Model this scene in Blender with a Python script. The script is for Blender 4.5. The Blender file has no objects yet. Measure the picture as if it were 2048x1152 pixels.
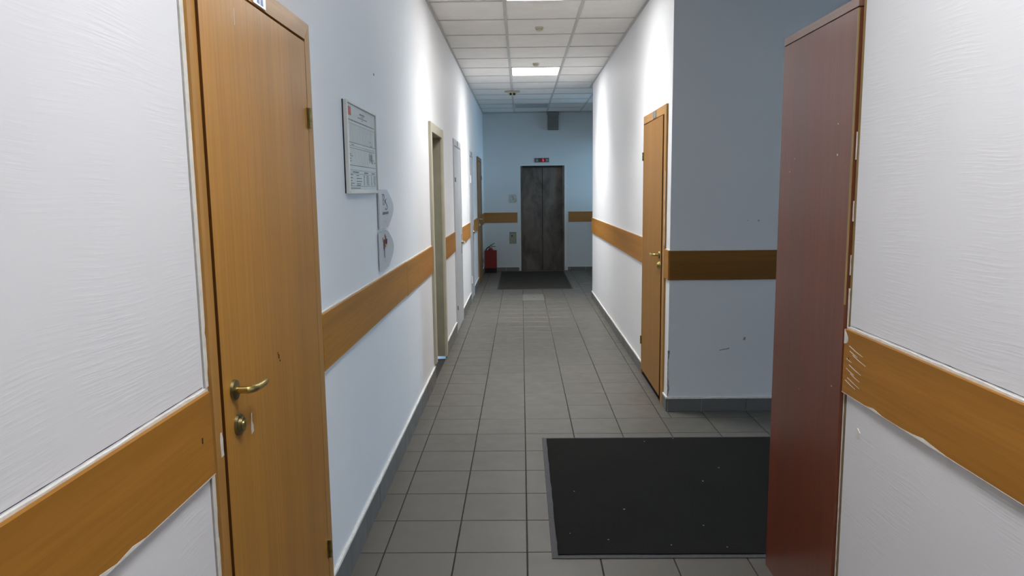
import bpy, bmesh, math, random
from mathutils import Vector, Matrix

random.seed(7)
SC = bpy.context.scene
COL = SC.collection

# ------------------------------------------------------------------ camera
CAM_H = 1.502
F_PX, PITCH, YAW, ROLL = 1458.3, 0.1329, -0.0141, 0.0115
cp, sp = math.cos(PITCH), math.sin(PITCH)
cy, sy = math.cos(YAW), math.sin(YAW)
cr, sr = math.cos(ROLL), math.sin(ROLL)
FWD = Vector((sy*cp, cy*cp, -sp))
RGT = Vector((cy, -sy, 0))
DWN = FWD.cross(RGT)
R2 = cr*RGT + sr*DWN
D2 = -sr*RGT + cr*DWN
cam_data = bpy.data.cameras.new('camera')
cam_data.sensor_width = 36.0
cam_data.lens = F_PX/2048*36.0
cam_data.clip_start = 0.02
cam = bpy.data.objects.new('camera', cam_data)
COL.objects.link(cam)
m = Matrix.Identity(4)
for i in range(3):
    m[i][0], m[i][1], m[i][2] = R2[i], -D2[i], -FWD[i]
m[2][3] = CAM_H
cam.matrix_world = m
SC.camera = cam

# ------------------------------------------------------------------ light and exposure
LAMP_WATTS = {-8: 6.8, -1: 13.5, 5: 23.0}   # by ceiling row: corridor start, notice, elevator end
SKY_STRENGTH = 24.0
SKY_COLOR = (0.42, 0.72, 1.0, 1)
SC.view_settings.view_transform = 'Standard'
SC.view_settings.look = 'None'
SC.view_settings.gamma = 1.0
SC.view_settings.use_curve_mapping = False
SC.view_settings.exposure = 0.08
world = bpy.data.worlds.new('world')
SC.world = world
world.use_nodes = True
bg = world.node_tree.nodes['Background']
bg.inputs['Color'].default_value = SKY_COLOR
bg.inputs['Strength'].default_value = SKY_STRENGTH

def portal(name, loc, rot, sx, sy_):
    l = bpy.data.lights.new(name, 'AREA')
    l.shape = 'RECTANGLE'
    l.size, l.size_y = sx, sy_
    l.cycles.is_portal = True
    o = bpy.data.objects.new(name, l)
    o.location = loc
    o.rotation_euler = rot
    COL.objects.link(o)

# ------------------------------------------------------------------ layout (metres; x right, y along the corridor, z up)
XL, XR = -0.70, 0.98          # corridor side walls
YB, YE = -2.5, 13.68          # wall behind the camera, elevator wall
CZ = 2.916                    # suspended ceiling
XH, XH2 = 8.0, 2.4            # far ends of the side hall and of the elevator hall
S0, S1 = 2.165, 4.83          # side hall opening on the right
H0 = 10.12                    # elevator hall starts here
WT = 0.15
# daylight openings at the far ends of the two halls
portal('side_hall_daylight', (XH+0.1, 4.33, 1.1), (0, math.radians(90), 0), 2.2, 0.86)
portal('elevator_hall_daylight', (XH2+0.02, 12.7, 1.75), (0, math.radians(90), 0), 1.1, 0.56)

# ------------------------------------------------------------------ materials
def new_mat(name):
    mt = bpy.data.materials.new(name)
    mt.use_nodes = True
    nt = mt.node_tree
    return mt, nt, nt.nodes['Principled BSDF']

def link(nt, a, b): nt.links.new(a, b)

def coords(nt, scale=(1, 1, 1), kind='Object'):
    tc = nt.nodes.new('ShaderNodeTexCoord')
    mp = nt.nodes.new('ShaderNodeMapping')
    mp.inputs['Scale'].default_value = scale
    link(nt, tc.outputs[kind], mp.inputs['Vector'])
    return mp.outputs['Vector']

def noise(nt, vec, scale, detail=3, rough=0.55, dist=0.0):
    n = nt.nodes.new('ShaderNodeTexNoise')
    n.inputs['Scale'].default_value = scale
    n.inputs['Detail'].default_value = detail
    n.inputs['Roughness'].default_value = rough
    n.inputs['Distortion'].default_value = dist
    link(nt, vec, n.inputs['Vector'])
    return n.outputs['Fac']

def ramp(nt, fac, stops):
    r = nt.nodes.new('ShaderNodeValToRGB')
    els = r.color_ramp.elements
    while len(els) < len(stops): els.new(0.5)
    for e, (p, c) in zip(els, stops):
        e.position = p
        e.color = (*c, 1)
    link(nt, fac, r.inputs['Fac'])
    return r.outputs['Color']

def mixc(nt, fac, a, b, mode='MIX'):
    mx = nt.nodes.new('ShaderNodeMix')
    mx.data_type = 'RGBA'
    mx.blend_type = mode
    for sock, v in ((0, fac), (6, a), (7, b)):
        if isinstance(v, (int, float)): mx.inputs[sock].default_value = v
        elif isinstance(v, tuple): mx.inputs[sock].default_value = (*v[:3], 1)
        else: link(nt, v, mx.inputs[sock])
    return mx.outputs[2]

def bump(nt, bsdf, height, strength, dist=0.005):
    b = nt.nodes.new('ShaderNodeBump')
    b.inputs['Strength'].default_value = strength
    b.inputs['Distance'].default_value = dist
    link(nt, height, b.inputs['Height'])
    link(nt, b.outputs['Normal'], bsdf.inputs['Normal'])

def setp(b, rough=0.5, spec=0.5, metal=0.0):
    b.inputs['Roughness'].default_value = rough
    b.inputs['Specular IOR Level'].default_value = spec
    b.inputs['Metallic'].default_value = metal

def mat_plain(name, c, rough=0.5, spec=0.4, metal=0.0, var=0.06, scale=12.0, bmp=0.0):
    mt, nt, b = new_mat(name)
    f = noise(nt, coords(nt), scale, 4)
    lo = tuple(max(0, x*(1-var)) for x in c)
    hi = tuple(min(1, x*(1+var)) for x in c)
    link(nt, ramp(nt, f, [(0.3, lo), (0.7, hi)]), b.inputs['Base Color'])
    setp(b, rough, spec, metal)
    if bmp: bump(nt, b, noise(nt, coords(nt), scale*6, 5), bmp, 0.002)
    return mt

def mat_paint(name, c):
    """painted wall: faint stains and roller texture"""
    mt, nt, b = new_mat(name)
    v = coords(nt)
    big = noise(nt, v, 1.1, 4)
    col = ramp(nt, big, [(0.3, tuple(x*0.965 for x in c)), (0.65, c)])
    sp_ = noise(nt, v, 34, 2)
    col = mixc(nt, ramp(nt, sp_, [(0.74, (0, 0, 0)), (0.80, (1, 1, 1))]), col, tuple(x*0.93 for x in c))
    link(nt, col, b.inputs['Base Color'])
    setp(b, 0.6, 0.25)
    bump(nt, b, noise(nt, v, 130, 4), 0.08, 0.002)
    return mt

def mat_brushed(name, c):
    """thick brush-drawn plaster: long shallow horizontal ridges"""
    mt, nt, b = new_mat(name)
    v = coords(nt, (1, 1, 1))
    warp = noise(nt, v, 1.6, 2)
    tilt = nt.nodes.new('ShaderNodeVectorMath'); tilt.operation = 'MULTIPLY_ADD'
    comb = nt.nodes.new('ShaderNodeCombineXYZ')
    link(nt, warp, comb.inputs['Z'])
    link(nt, comb.outputs[0], tilt.inputs[0])
    tilt.inputs[1].default_value = (0, 0, 0.07)
    link(nt, v, tilt.inputs[2])
    mp = nt.nodes.new('ShaderNodeMapping')
    mp.inputs['Scale'].default_value = (7.0, 7.0, 150.0)
    link(nt, tilt.outputs[0], mp.inputs['Vector'])
    n1 = noise(nt, mp.outputs[0], 1.0, 3, 0.5)
    mask = ramp(nt, noise(nt, v, 5.0, 2), [(0.38, (0.05,)*3), (0.62, (1,)*3)])
    h = ramp(nt, n1, [(0.42, (0,)*3), (0.72, (1,)*3)])
    mul = nt.nodes.new('ShaderNodeMath'); mul.operation = 'MULTIPLY'
    link(nt, h, mul.inputs[0]); link(nt, mask, mul.inputs[1])
    link(nt, ramp(nt, noise(nt, v, 1.5, 3), [(0.3, tuple(x*0.97 for x in c)), (0.7, c)]), b.inputs['Base Color'])
    setp(b, 0.6, 0.25)
    bump(nt, b, mul.outputs[0], 0.24, 0.0013)
    return mt

def mat_wood(name, c, axis='Z', contrast=0.16, rough=0.4, spec=0.45, red=0.0):
    """veneer with the grain running along axis"""
    mt, nt, b = new_mat(name)
    st = {'X': (0.25, 9, 9), 'Y': (9, 0.25, 9), 'Z': (9, 9, 0.25)}[axis]
    fi = {'X': (3, 90, 90), 'Y': (90, 3, 90), 'Z': (90, 90, 3)}[axis]
    broad = noise(nt, coords(nt, st), 1.0, 3, 0.5, 0.3)
    fine = noise(nt, coords(nt, fi), 1.0, 3, 0.6)
    lo = tuple(x*(1-contrast) for x in c)
    hi = tuple(min(1, x*(1+contrast)) for x in c)
    col = ramp(nt, broad, [(0.3, lo), (0.5, c), (0.7, hi)])
    if red:
        hue = noise(nt, coords(nt, st), 0.7, 2)
        col = mixc(nt, ramp(nt, hue, [(0.4, (0,)*3), (0.65, (red,)*3)]), col, (c[0]*1.25, c[1]*0.72, c[2]*0.7))
    col = mixc(nt, ramp(nt, fine, [(0.35, (0.45,)*3), (0.6, (0,)*3)]), col, tuple(x*0.72 for x in c))
    link(nt, col, b.inputs['Base Color'])
    setp(b, rough, spec)
    bump(nt, b, fine, 0.03, 0.001)
    return mt

def mat_tile(name, c, rough=0.42, var=0.10):
    """speckled stoneware; each tile a slightly different shade"""
    mt, nt, b = new_mat(name)
    v = coords(nt)
    oi = nt.nodes.new('ShaderNodeObjectInfo')
    off = nt.nodes.new('ShaderNodeVectorMath'); off.operation = 'MULTIPLY_ADD'
    cb = nt.nodes.new('ShaderNodeCombineXYZ')
    for k in 'XYZ': link(nt, oi.outputs['Random'], cb.inputs[k])
    link(nt, cb.outputs[0], off.inputs[0]); off.inputs[1].default_value = (31, 17, 11)
    link(nt, v, off.inputs[2])
    vv = off.outputs[0]
    col = ramp(nt, oi.outputs['Random'], [(0, tuple(x*(1-var*0.5) for x in c)), (1, tuple(x*(1+var*0.5) for x in c))])
    cloud = noise(nt, vv, 9, 4)
    col = mixc(nt, ramp(nt, cloud, [(0.35, (0.35,)*3), (0.65, (0,)*3)]), col, (c[0]*0.86, c[1]*0.855, c[2]*0.84))
    speck = noise(nt, vv, 420, 2)
    col = mixc(nt, ramp(nt, speck, [(0.62, (0,)*3), (0.72, (0.6,)*3)]), col, tuple(x*0.78 for x in c))
    link(nt, col, b.inputs['Base Color'])
    link(nt, ramp(nt, cloud, [(0.3, (rough-0.06,)*3), (0.7, (rough+0.08,)*3)]), b.inputs['Roughness'])
    b.inputs['Specular IOR Level'].default_value = 0.45
    return mt

def mat_pile(name, c):
    mt, nt, b = new_mat(name)
    v = coords(nt)
    a = noise(nt, v, 260, 3, 0.7)
    big = noise(nt, v, 3.2, 4)
    col = ramp(nt, a, [(0.3, tuple(x*0.55 for x in c)), (0.7, tuple(x*1.35 for x in c))])
    col = mixc(nt, ramp(nt, big, [(0.4, (0,)*3), (0.7, (0.3,)*3)]), col, tuple(x*1.4 for x in c))
    link(nt, col, b.inputs['Base Color'])
    setp(b, 0.95, 0.1)
    bump(nt, b, a, 0.8, 0.004)
    return mt

def mat_steel_worn(name, c):
    mt, nt, b = new_mat(name)
    v = coords(nt, (1, 1, 0.5))
    a = noise(nt, v, 3.2, 5, 0.65, 0.6)
    col = ramp(nt, a, [(0.32, tuple(x*0.5 for x in c)), (0.5, c), (0.72, tuple(x*1.5 for x in c))])
    link(nt, col, b.inputs['Base Color'])
    link(nt, ramp(nt, a, [(0.3, (0.6,)*3), (0.7, (0.42,)*3)]), b.inputs['Roughness'])
    b.inputs['Metallic'].default_value = 0.3
    b.inputs['Specular IOR Level'].default_value = 0.4
    bump(nt, b, a, 0.1, 0.004)
    return mt

def mat_emit(name, c, s):
    mt, nt, b = new_mat(name)
    b.inputs['Base Color'].default_value = (*c, 1)
    b.inputs['Emission Color'].default_value = (*c, 1)
    b.inputs['Emission Strength'].default_value = s
    return mt

def mat_glass(name):
    mt, nt, b = new_mat(name)
    out = nt.nodes['Material Output']
    tr = nt.nodes.new('ShaderNodeBsdfTransparent')
    gl = nt.nodes.new('ShaderNodeBsdfGlossy'); gl.inputs['Roughness'].default_value = 0.03
    mx = nt.nodes.new('ShaderNodeMixShader')
    mx.inputs[0].default_value = 0.035
    link(nt, tr.outputs[0], mx.inputs[1]); link(nt, gl.outputs[0], mx.inputs[2])
    link(nt, mx.outputs[0], out.inputs['Surface'])
    return mt

WHITE = (0.86, 0.87, 0.89)
M = {
    'paint': mat_paint('white_wall_paint', WHITE),
    'paint_daylit': mat_paint('daylight_tinted_wall_paint', (0.67, 0.71, 0.72)),  # blue cast of the hall daylight put into the paint colour
    'brushed': mat_brushed('brushed_white_plaster', (0.84, 0.85, 0.89)),
    'caulk': mat_plain('white_sealant', (0.78, 0.77, 0.73), 0.6, 0.3, var=0.1, scale=40, bmp=0.3),
    'chip': mat_plain('chipped_plaster', (0.34, 0.33, 0.31), 0.9, 0.1, var=0.35, scale=60, bmp=0.6),
    'gap': mat_plain('dark_gap', (0.02, 0.02, 0.035), 0.9, 0.1),
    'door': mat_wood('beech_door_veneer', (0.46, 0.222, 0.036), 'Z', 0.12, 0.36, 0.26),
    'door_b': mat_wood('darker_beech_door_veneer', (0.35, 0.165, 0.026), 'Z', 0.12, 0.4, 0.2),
    'leaf_edge': mat_wood('dark_leaf_edge', (0.11, 0.042, 0.010), 'Z', 0.2, 0.5, 0.2),
    'casing_v': mat_wood('beech_casing_upright', (0.46, 0.235, 0.060), 'Z', 0.10, 0.38, 0.3),
    'casing_h': mat_wood('beech_casing_level', (0.46, 0.235, 0.060), 'Y', 0.10, 0.38, 0.3),
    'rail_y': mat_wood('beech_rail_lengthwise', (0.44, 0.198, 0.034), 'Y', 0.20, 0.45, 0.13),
    'rail_x': mat_wood('beech_rail_shaded', (0.25, 0.112, 0.026), 'X', 0.16, 0.5, 0.15),  # same beech, darkened in colour for the shaded side hall wall
    'rail_end': mat_wood('beech_end_wall_rail', (0.40, 0.19, 0.055), 'X', 0.12, 0.45, 0.35),
    'oldwood': mat_wood('old_olive_wood', (0.36, 0.26, 0.11), 'Z', 0.3, 0.5, 0.4),
    'door_brown': mat_wood('brown_door_veneer', (0.26, 0.14, 0.055), 'Z', 0.15, 0.45, 0.4),
    'red': mat_wood('mahogany_laminate', (0.17, 0.050, 0.026), 'Z', 0.18, 0.30, 0.55, red=0.5),
    'red_edge': mat_wood('mahogany_laminate_top', (0.24, 0.12, 0.09), 'Y', 0.12, 0.4, 0.5),
    'olive': mat_plain('olive_painted_frame', (0.30, 0.285, 0.215), 0.5, 0.4, var=0.08, scale=9),
    'beige': mat_plain('beige_painted_casing', (0.50, 0.465, 0.36), 0.45, 0.45, var=0.06, scale=9),
    'door_white': mat_plain('white_door_paint', (0.54, 0.55, 0.57), 0.35, 0.5, var=0.03, scale=5),
    'frame_grey': mat_plain('pale_grey_frame', (0.58, 0.58, 0.59), 0.4, 0.5, var=0.04),
    'tile': mat_tile('grey_floor_tile', (0.128, 0.119, 0.101)),
    'grout': mat_plain('dark_grout', (0.055, 0.052, 0.048), 0.9, 0.1, var=0.3, scale=30),
    'base': mat_tile('dark_grey_skirting_tile', (0.16, 0.158, 0.155), 0.45, 0.12),
    'ctile': mat_plain('ceiling_tile_white', (0.93, 0.91, 0.88), 0.9, 0.1, var=0.03, scale=6, bmp=0.1),
    'tee': mat_plain('pale_ceiling_cross_tee', (0.70, 0.69, 0.67), 0.5, 0.4, var=0.03),
    'tbar': mat_plain('grey_white_ceiling_grid', (0.60, 0.60, 0.59), 0.5, 0.4, var=0.03),
    'plenum': mat_plain('plenum_slab', (0.25, 0.25, 0.25), 0.9, 0.1),
    'lampbody': mat_plain('white_lamp_frame', (0.75, 0.75, 0.75), 0.4, 0.5, var=0.02),
    'lamp': mat_emit('lit_diffuser', (1.0, 0.99, 0.97), 19.0),
    'lamp_off': mat_plain('unlit_diffuser', (0.42, 0.45, 0.46), 0.3, 0.5, var=0.04),
    'pile': mat_pile('charcoal_mat_pile', (0.017, 0.017, 0.0155)),
    'pile2': mat_pile('grey_mat_pile', (0.050, 0.046, 0.038)),
    'rubber': mat_plain('grey_rubber_edge', (0.085, 0.085, 0.095), 0.7, 0.3, var=0.1, scale=40),
    'lint': mat_plain('pale_lint', (0.5, 0.5, 0.5), 0.9, 0.1),
    'brass': mat_plain('aged_brass', (0.55, 0.45, 0.17), 0.28, 0.5, 1.0, var=0.15, scale=60),
    'brass_dark': mat_plain('tarnished_brass', (0.30, 0.25, 0.12), 0.38, 0.5, 1.0, var=0.25, scale=60),
    'chrome': mat_plain('satin_chrome', (0.60, 0.60, 0.58), 0.25, 0.5, 1.0, var=0.05),
    'steel_dark': mat_steel_worn('worn_dark_steel', (0.135, 0.115, 0.10)),
    'steel': mat_plain('brushed_steel_plate', (0.16, 0.16, 0.17), 0.5, 0.4, 0.3, var=0.1),
    'black': mat_plain('matt_black', (0.015, 0.015, 0.015), 0.6, 0.3),
    'led': mat_emit('red_led', (1.0, 0.03, 0.10), 0.7),
    'led_w': mat_plain('pale_arrow_lens', (0.75, 0.74, 0.66), 0.3, 0.5),
    'led_bg': mat_plain('dark_red_window', (0.05, 0.008, 0.012), 0.2, 0.5),
    'redpaint': mat_plain('red_enamel', (0.21, 0.010, 0.009), 0.35, 0.5, var=0.1),
    'grille': mat_plain('dull_grey_box', (0.20, 0.20, 0.19), 0.6, 0.3, var=0.1),
    'callbox': mat_plain('olive_grey_plate', (0.30, 0.31, 0.24), 0.5, 0.4, var=0.12),
    'paper': mat_plain('printed_sheet', (0.66, 0.72, 0.71), 0.25, 0.5, var=0.02),
    'paper_old': mat_plain('faded_notice', (0.50, 0.53, 0.50), 0.8, 0.2, var=0.18, scale=25),
    'ink': mat_plain('grey_print', (0.14, 0.16, 0.16), 0.5, 0.3),
    'ink_pale': mat_plain('pale_green_print', (0.40, 0.47, 0.46), 0.5, 0.3),
    'ink_red': mat_plain('red_print', (0.55, 0.09, 0.07), 0.5, 0.3),
    'ink_brown': mat_plain('brown_print', (0.22, 0.10, 0.05), 0.5, 0.3),
    'ink_purple': mat_plain('purple_print', (0.15, 0.04, 0.22), 0.5, 0.3),
    'ink_gold': mat_plain('gold_print', (0.50, 0.34, 0.07), 0.5, 0.3),
    'alu': mat_plain('silver_white_frame', (0.66, 0.67, 0.64), 0.3, 0.5, 0.2, var=0.03),
    'acryl': mat_plain('frosted_white_plate', (0.66, 0.68, 0.72), 0.22, 0.5, var=0.02),
    'plate_blue': mat_plain('blue_number_print', (0.10, 0.22, 0.48), 0.4, 0.5),
    'plate_grey': mat_plain('grey_number_plate', (0.16, 0.165, 0.175), 0.4, 0.5),
    'detector': mat_plain('aged_cream_plastic', (0.60, 0.575, 0.45), 0.5, 0.4),
    'hatch': mat_tile('pale_cover_tile', (0.19, 0.185, 0.165)),
    'glass': mat_glass('window_glass'),
    'concrete': mat_plain('outdoor_paving', (0.3, 0.3, 0.3), 0.9, 0.1),
}

# ------------------------------------------------------------------ mesh helpers
class MB:
    def __init__(self): self.bm = bmesh.new()
    def box(self, x0, x1, y0, y1, z0, z1, bev=0.0, seg=1):
        x0, x1 = sorted((x0, x1)); y0, y1 = sorted((y0, y1)); z0, z1 = sorted((z0, z1))
        r = bmesh.ops.create_cube(self.bm, size=1.0)
        for v in r['verts']:
            v.co = Vector(((x0+x1)/2 + v.co.x*(x1-x0), (y0+y1)/2 + v.co.y*(y1-y0), (z0+z1)/2 + v.co.z*(z1-z0)))
        if bev > 0:
            es = list({e for v in r['verts'] for e in v.link_edges})
            bmesh.ops.bevel(self.bm, geom=es, offset=bev, segments=seg, affect='EDGES', profile=0.5)
        return self
    def cyl(self, p0, p1, r0, r1=None, n=20):
        p0, p1 = Vector(p0), Vector(p1)
        d = p1-p0
        q = d.to_track_quat('Z', 'Y').to_matrix().to_4x4()
        mt = Matrix.Translation((p0+p1)/2) @ q
        bmesh.ops.create_cone(self.bm, cap_ends=True, segments=n, radius1=r0, radius2=r0 if r1 is None else r1, depth=d.length, matrix=mt)
        return self
    def tube(self, pts, rads, n=12, flat=1.0, up=(0, 0, 1)):
        pts = [Vector(p) for p in pts]
        if isinstance(rads, (int, float)): rads = [rads]*len(pts)
        rings = []
        for i, p in enumerate(pts):
            t = (pts[min(i+1, len(pts)-1)] - pts[max(i-1, 0)]).normalized()
            u = Vector(up)
            a = t.cross(u)
            if a.length < 1e-4: a = t.cross(Vector((1, 0, 0)))
            a.normalize(); b = a.cross(t).normalized()
            rings.append([self.bm.verts.new(p + (a*math.cos(k*2*math.pi/n)*flat + b*math.sin(k*2*math.pi/n))*rads[i]) for k in range(n)])
        for r0, r1 in zip(rings, rings[1:]):
            for k in range(n):
                self.bm.faces.new((r0[k], r0[(k+1) % n], r1[(k+1) % n], r1[k]))
        self.bm.faces.new(rings[0][::-1]); self.bm.faces.new(rings[-1])
        return self
    def lathe(self, prof, base, n=28):
        """prof: (r, z) list around the vertical axis through base"""
        bx, by, bz = base
        rings = [[self.bm.verts.new((bx+max(r, 1e-4)*math.cos(k*2*math.pi/n), by+max(r, 1e-4)*math.sin(k*2*math.pi/n), bz+z)) for k in range(n)] for r, z in prof]
        for r0, r1 in zip(rings, rings[1:]):
            for k in range(n):
                self.bm.faces.new((r0[k], r0[(k+1) % n], r1[(k+1) % n], r1[k]))
        self.bm.faces.new(rings[0][::-1]); self.bm.faces.new(rings[-1])
        return self
    def slab(self, poly, nrm, th):
        """a flat outline (world points) given thickness th along nrm"""
        a = [self.bm.verts.new(Vector(p)) for p in poly]
        b = [self.bm.verts.new(Vector(p)+Vector(nrm)*th) for p in poly]
        k = len(a)
        self.bm.faces.new(a); self.bm.faces.new(b[::-1])
        for i in range(k):
            self.bm.faces.new((a[i], b[i], b[(i+1) % k], a[(i+1) % k]))
        return self
    def ribbon(self, lo, hi, nrm, th):
        """a strip between two polylines of equal length, thickness th along nrm"""
        nv = Vector(nrm)*th
        rows = []
        for p, q in zip(lo, hi):
            p, q = Vector(p), Vector(q)
            rows.append([self.bm.verts.new(c) for c in (p, q, q+nv, p+nv)])
        for r0, r1 in zip(rows, rows[1:]):
            for k in range(4):
                self.bm.faces.new((r0[k], r0[(k+1) % 4], r1[(k+1) % 4], r1[k]))
        self.bm.faces.new(rows[0][::-1]); self.bm.faces.new(rows[-1])
        return self
    def build(self, name, mat, parent=None, base=(0, 0, 0), smooth=False):
        bmesh.ops.recalc_face_normals(self.bm, faces=self.bm.faces[:])
        off = Vector(parent['_base']) if parent is not None else Vector(base)
        for v in self.bm.verts: v.co -= off
        me = bpy.data.meshes.new(name)
        self.bm.to_mesh(me); self.bm.free()
        me.materials.append(mat)
        if smooth:
            me.polygons.foreach_set('use_smooth', [True]*len(me.polygons))
            try: me.set_sharp_from_angle(angle=math.radians(38))
            except Exception: pass
        o = bpy.data.objects.new(name, me)
        COL.objects.link(o)
        o['_base'] = tuple(off)
        if parent is not None: o.parent = parent
        else: o.location = off
        return o

def tag(o, label=None, cat=None, group=None, kind=None):
    if label: o['label'] = label
    if cat: o['category'] = cat
    if group: o['group'] = group
    if kind: o['kind'] = kind
    return o

def thing(name, label, cat, base, group=None, kind=None):
    o = bpy.data.objects.new(name, None)
    o.empty_display_size = 0.1
    o.location = base
    o['_base'] = tuple(base)
    COL.objects.link(o)
    return tag(o, label, cat, group, kind)

def share(mesh_obj, name, loc, parent):
    """another piece with the same mesh data; loc in the parent's frame"""
    o = bpy.data.objects.new(name, mesh_obj.data)
    o.location = loc
    o.parent = parent
    COL.objects.link(o)
    return o

def frange(a, b, step):
    n = max(1, int(round((b-a)/step)))
    return [a+(b-a)*i/n for i in range(n+1)]

def project(x, y, z):
    d = Vector((x, y, z-CAM_H))
    w = d.dot(FWD)
    if w < 0.05: return None
    return 1024+F_PX*d.dot(R2)/w, 576+F_PX*d.dot(D2)/w

# ------------------------------------------------------------------ floor: grout bed with every tile its own piece
fl = MB().box(XL-WT, XH+WT, YB-WT, YE+WT, -0.12, -0.004).build('floor', M['grout'])
tag(fl, 'grey square stoneware tile floor with thin dark grout lines', 'floor', kind='structure')
FX0, FY0, FT = 0.0106, 4.3806, 0.30
regions = [(XL, XR, YB, YE), (XR, XH, S0, S1), (XR, XH2, H0, YE)]
cells = []
def clip_cells(x_seams, y_seams):
    out = []
    for ya, yb in zip(y_seams, y_seams[1:]):
        for xa, xb in zip(x_seams, x_seams[1:]):
            ym = (ya+yb)/2
            hall = (ya >= S0-0.05 and yb <= S1+0.05) or (ya >= H0-0.05)
            pieces = [(XL, XH if ym < 6 else XH2, YB, YE)] if hall else regions
            for (rx0, rx1, ry0, ry1) in pieces:
                x0, x1, y0, y1 = max(xa, rx0), min(xb, rx1), max(ya, ry0), min(yb, ry1)
                if hall:
                    y0 = max(y0, S0 if ym < 6 else H0) if x0 >= XR-0.01 else y0
                    y1 = min(y1, S1) if (ym < 6 and x0 >= XR-0.01) else y1
                if x1-x0 > 0.012 and y1-y0 > 0.012: out.append((x0, x1, y0, y1))
    return out
xs = [FX0+FT*i for i in range(-4, 28)]
ys = [FY0+FT*j for j in range(-25, 33)]
GX, GY = 0.0028, 0.0022
tiles = []
for c in clip_cells(xs, ys):
    pts = [project(c[0], c[2], 0), project(c[1], c[2], 0), project(c[1], c[3], 0), project(c[0], c[3], 0)]
    area = 0
    if all(pts):
        vis = any(-30 < p[0] < 2078 and -30 < p[1] < 1182 for p in pts)
        hidden = c[0] > XR-0.02 and c[2] > 5 and c[0] > (c[2]*0.0985)   # behind the corridor corner
        beh = c[0] > XR and c[2] < 4.9 and c[0] > c[3]*0.352           # behind the wardrobe
        if vis and not hidden and not beh:
            area = abs(sum(pts[i][0]*pts[(i+1) % 4][1]-pts[(i+1) % 4][0]*pts[i][1] for i in range(4)))/2
    tiles.append((area, c))
tiles.sort(key=lambda t: -t[0])
full_tile = None
rest = MB()
def tile_mesh(mb, x0, x1, y0, y1):
    """a tile with a softened top edge"""
    e = 0.0016
    bm = mb.bm
    b = [bm.verts.new(p) for p in ((x0, y0, -0.011), (x1, y0, -0.011), (x1, y1, -0.011), (x0, y1, -0.011))]
    t = [bm.verts.new(p) for p in ((x0, y0, -e*0.7), (x1, y0, -e*0.7), (x1, y1, -e*0.7), (x0, y1, -e*0.7))]
    u = [bm.verts.new(p) for p in ((x0+e, y0+e, 0), (x1-e, y0+e, 0), (x1-e, y1-e, 0), (x0+e, y1-e, 0))]
    bm.faces.new(u); bm.faces.new(b[::-1])
    for i in range(4):
        j = (i+1) % 4
        bm.faces.new((b[i], b[j], t[j], t[i])); bm.faces.new((t[i], t[j], u[j], u[i]))
n_part = 0
for area, (x0, x1, y0, y1) in tiles:
    a = (x0+GX, x1-GX, y0+GY, y1-GY)
    if n_part < 300 and area > 4:
        n_part += 1
        if abs(x1-x0-FT) < 1e-4 and abs(y1-y0-FT) < 1e-4:
            if full_tile is None:
                mb = MB(); tile_mesh(mb, -FT/2+GX, FT/2-GX, -FT/2+GY, FT/2-GY)
                full_tile = mb.build('floor_tile', M['tile'])
                full_tile.parent = fl; full_tile.location = ((x0+x1)/2, (y0+y1)/2, 0)
                continue
            o = share(full_tile, 'floor_tile', ((x0+x1)/2, (y0+y1)/2, 0), fl)
        else:
            mb = MB(); tile_mesh(mb, -(x1-x0)/2+GX, (x1-x0)/2-GX, -(y1-y0)/2+GY, (y1-y0)/2-GY)
            o = mb.build('floor_tile', M['tile'])
            o.parent = fl; o.location = ((x0+x1)/2, (y0+y1)/2, 0)
        # tiny unevenness of the laying
        o.rotation_euler = (random.uniform(-1, 1)*0.0012, random.uniform(-1, 1)*0.0012, 0)
    else:
        tile_mesh(rest, *a)
o = rest.build('more_floor_tiles', M['tile'], fl)
o['kind'] = 'stuff'

# ------------------------------------------------------------------ ceiling: grid, tiles, slab
ce = MB().box(XL-WT, XH+WT, YB-WT, YE+WT, 3.05, 3.15).build('ceiling', M['plenum'])
tag(ce, 'suspended ceiling of pale square panels in a grey metal grid', 'ceiling', kind='structure')
CX0, CY0, CT = -0.1161, 5.739, 0.6
cxs = [CX0+CT*i for i in range(-1, 15)]
cys = [CY0+CT*j for j in range(-14, 15)]
lamp_rows = {-1: 'on', 5: 'on', 11: 'off', -8: 'on'}     # grid rows of the middle column that hold a luminaire
lamp_cells = {}
ctile = None
for (x0, x1, y0, y1) in clip_cells(cxs, cys):
    row = int(math.floor(((y0+y1)/2-CY0)/CT+1e-6))
    if abs(x0-CX0) < 0.01 and row in lamp_rows:
        lamp_cells[row] = (x0, x1, y0, y1)
        continue
    if abs(x1-x0-CT) < 1e-3 and abs(y1-y0-CT) < 1e-3:
        if ctile is None:
            ctile = MB().box(-0.293, 0.293, -0.293, 0.293, -0.009, 0.009, 0.003).build('ceiling_tile', M['ctile'])
            ctile.parent = ce; ctile.location = ((x0+x1)/2, (y0+y1)/2, CZ+0.0135)
        else:
            share(ctile, 'ceiling_tile', ((x0+x1)/2, (y0+y1)/2, CZ+0.0135+random.uniform(-1, 1)*0.0008), ce)
    else:
        MB().box(x0+0.006, x1-0.006, y0+0.006, y1-0.006, CZ+0.0045, CZ+0.0225, 0.003).build('ceiling_tile', M['ctile'], ce)
def tee(name, x0, x1, y0, y1):
    MB().box(x0, x1, y0, y1, CZ-0.001, CZ+0.003, 0.0008).build(name, M['tbar'], ce)
for x in cxs:
    if x < XL or x > XH: continue
    if x < XR: tee('main_runner', x-0.012, x+0.012, YB, YE)
    else:
        tee('main_runner', x-0.012, x+0.012, S0, S1)
        if x < XH2: tee('main_runner', x-0.012, x+0.012, H0, YE)
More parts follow.
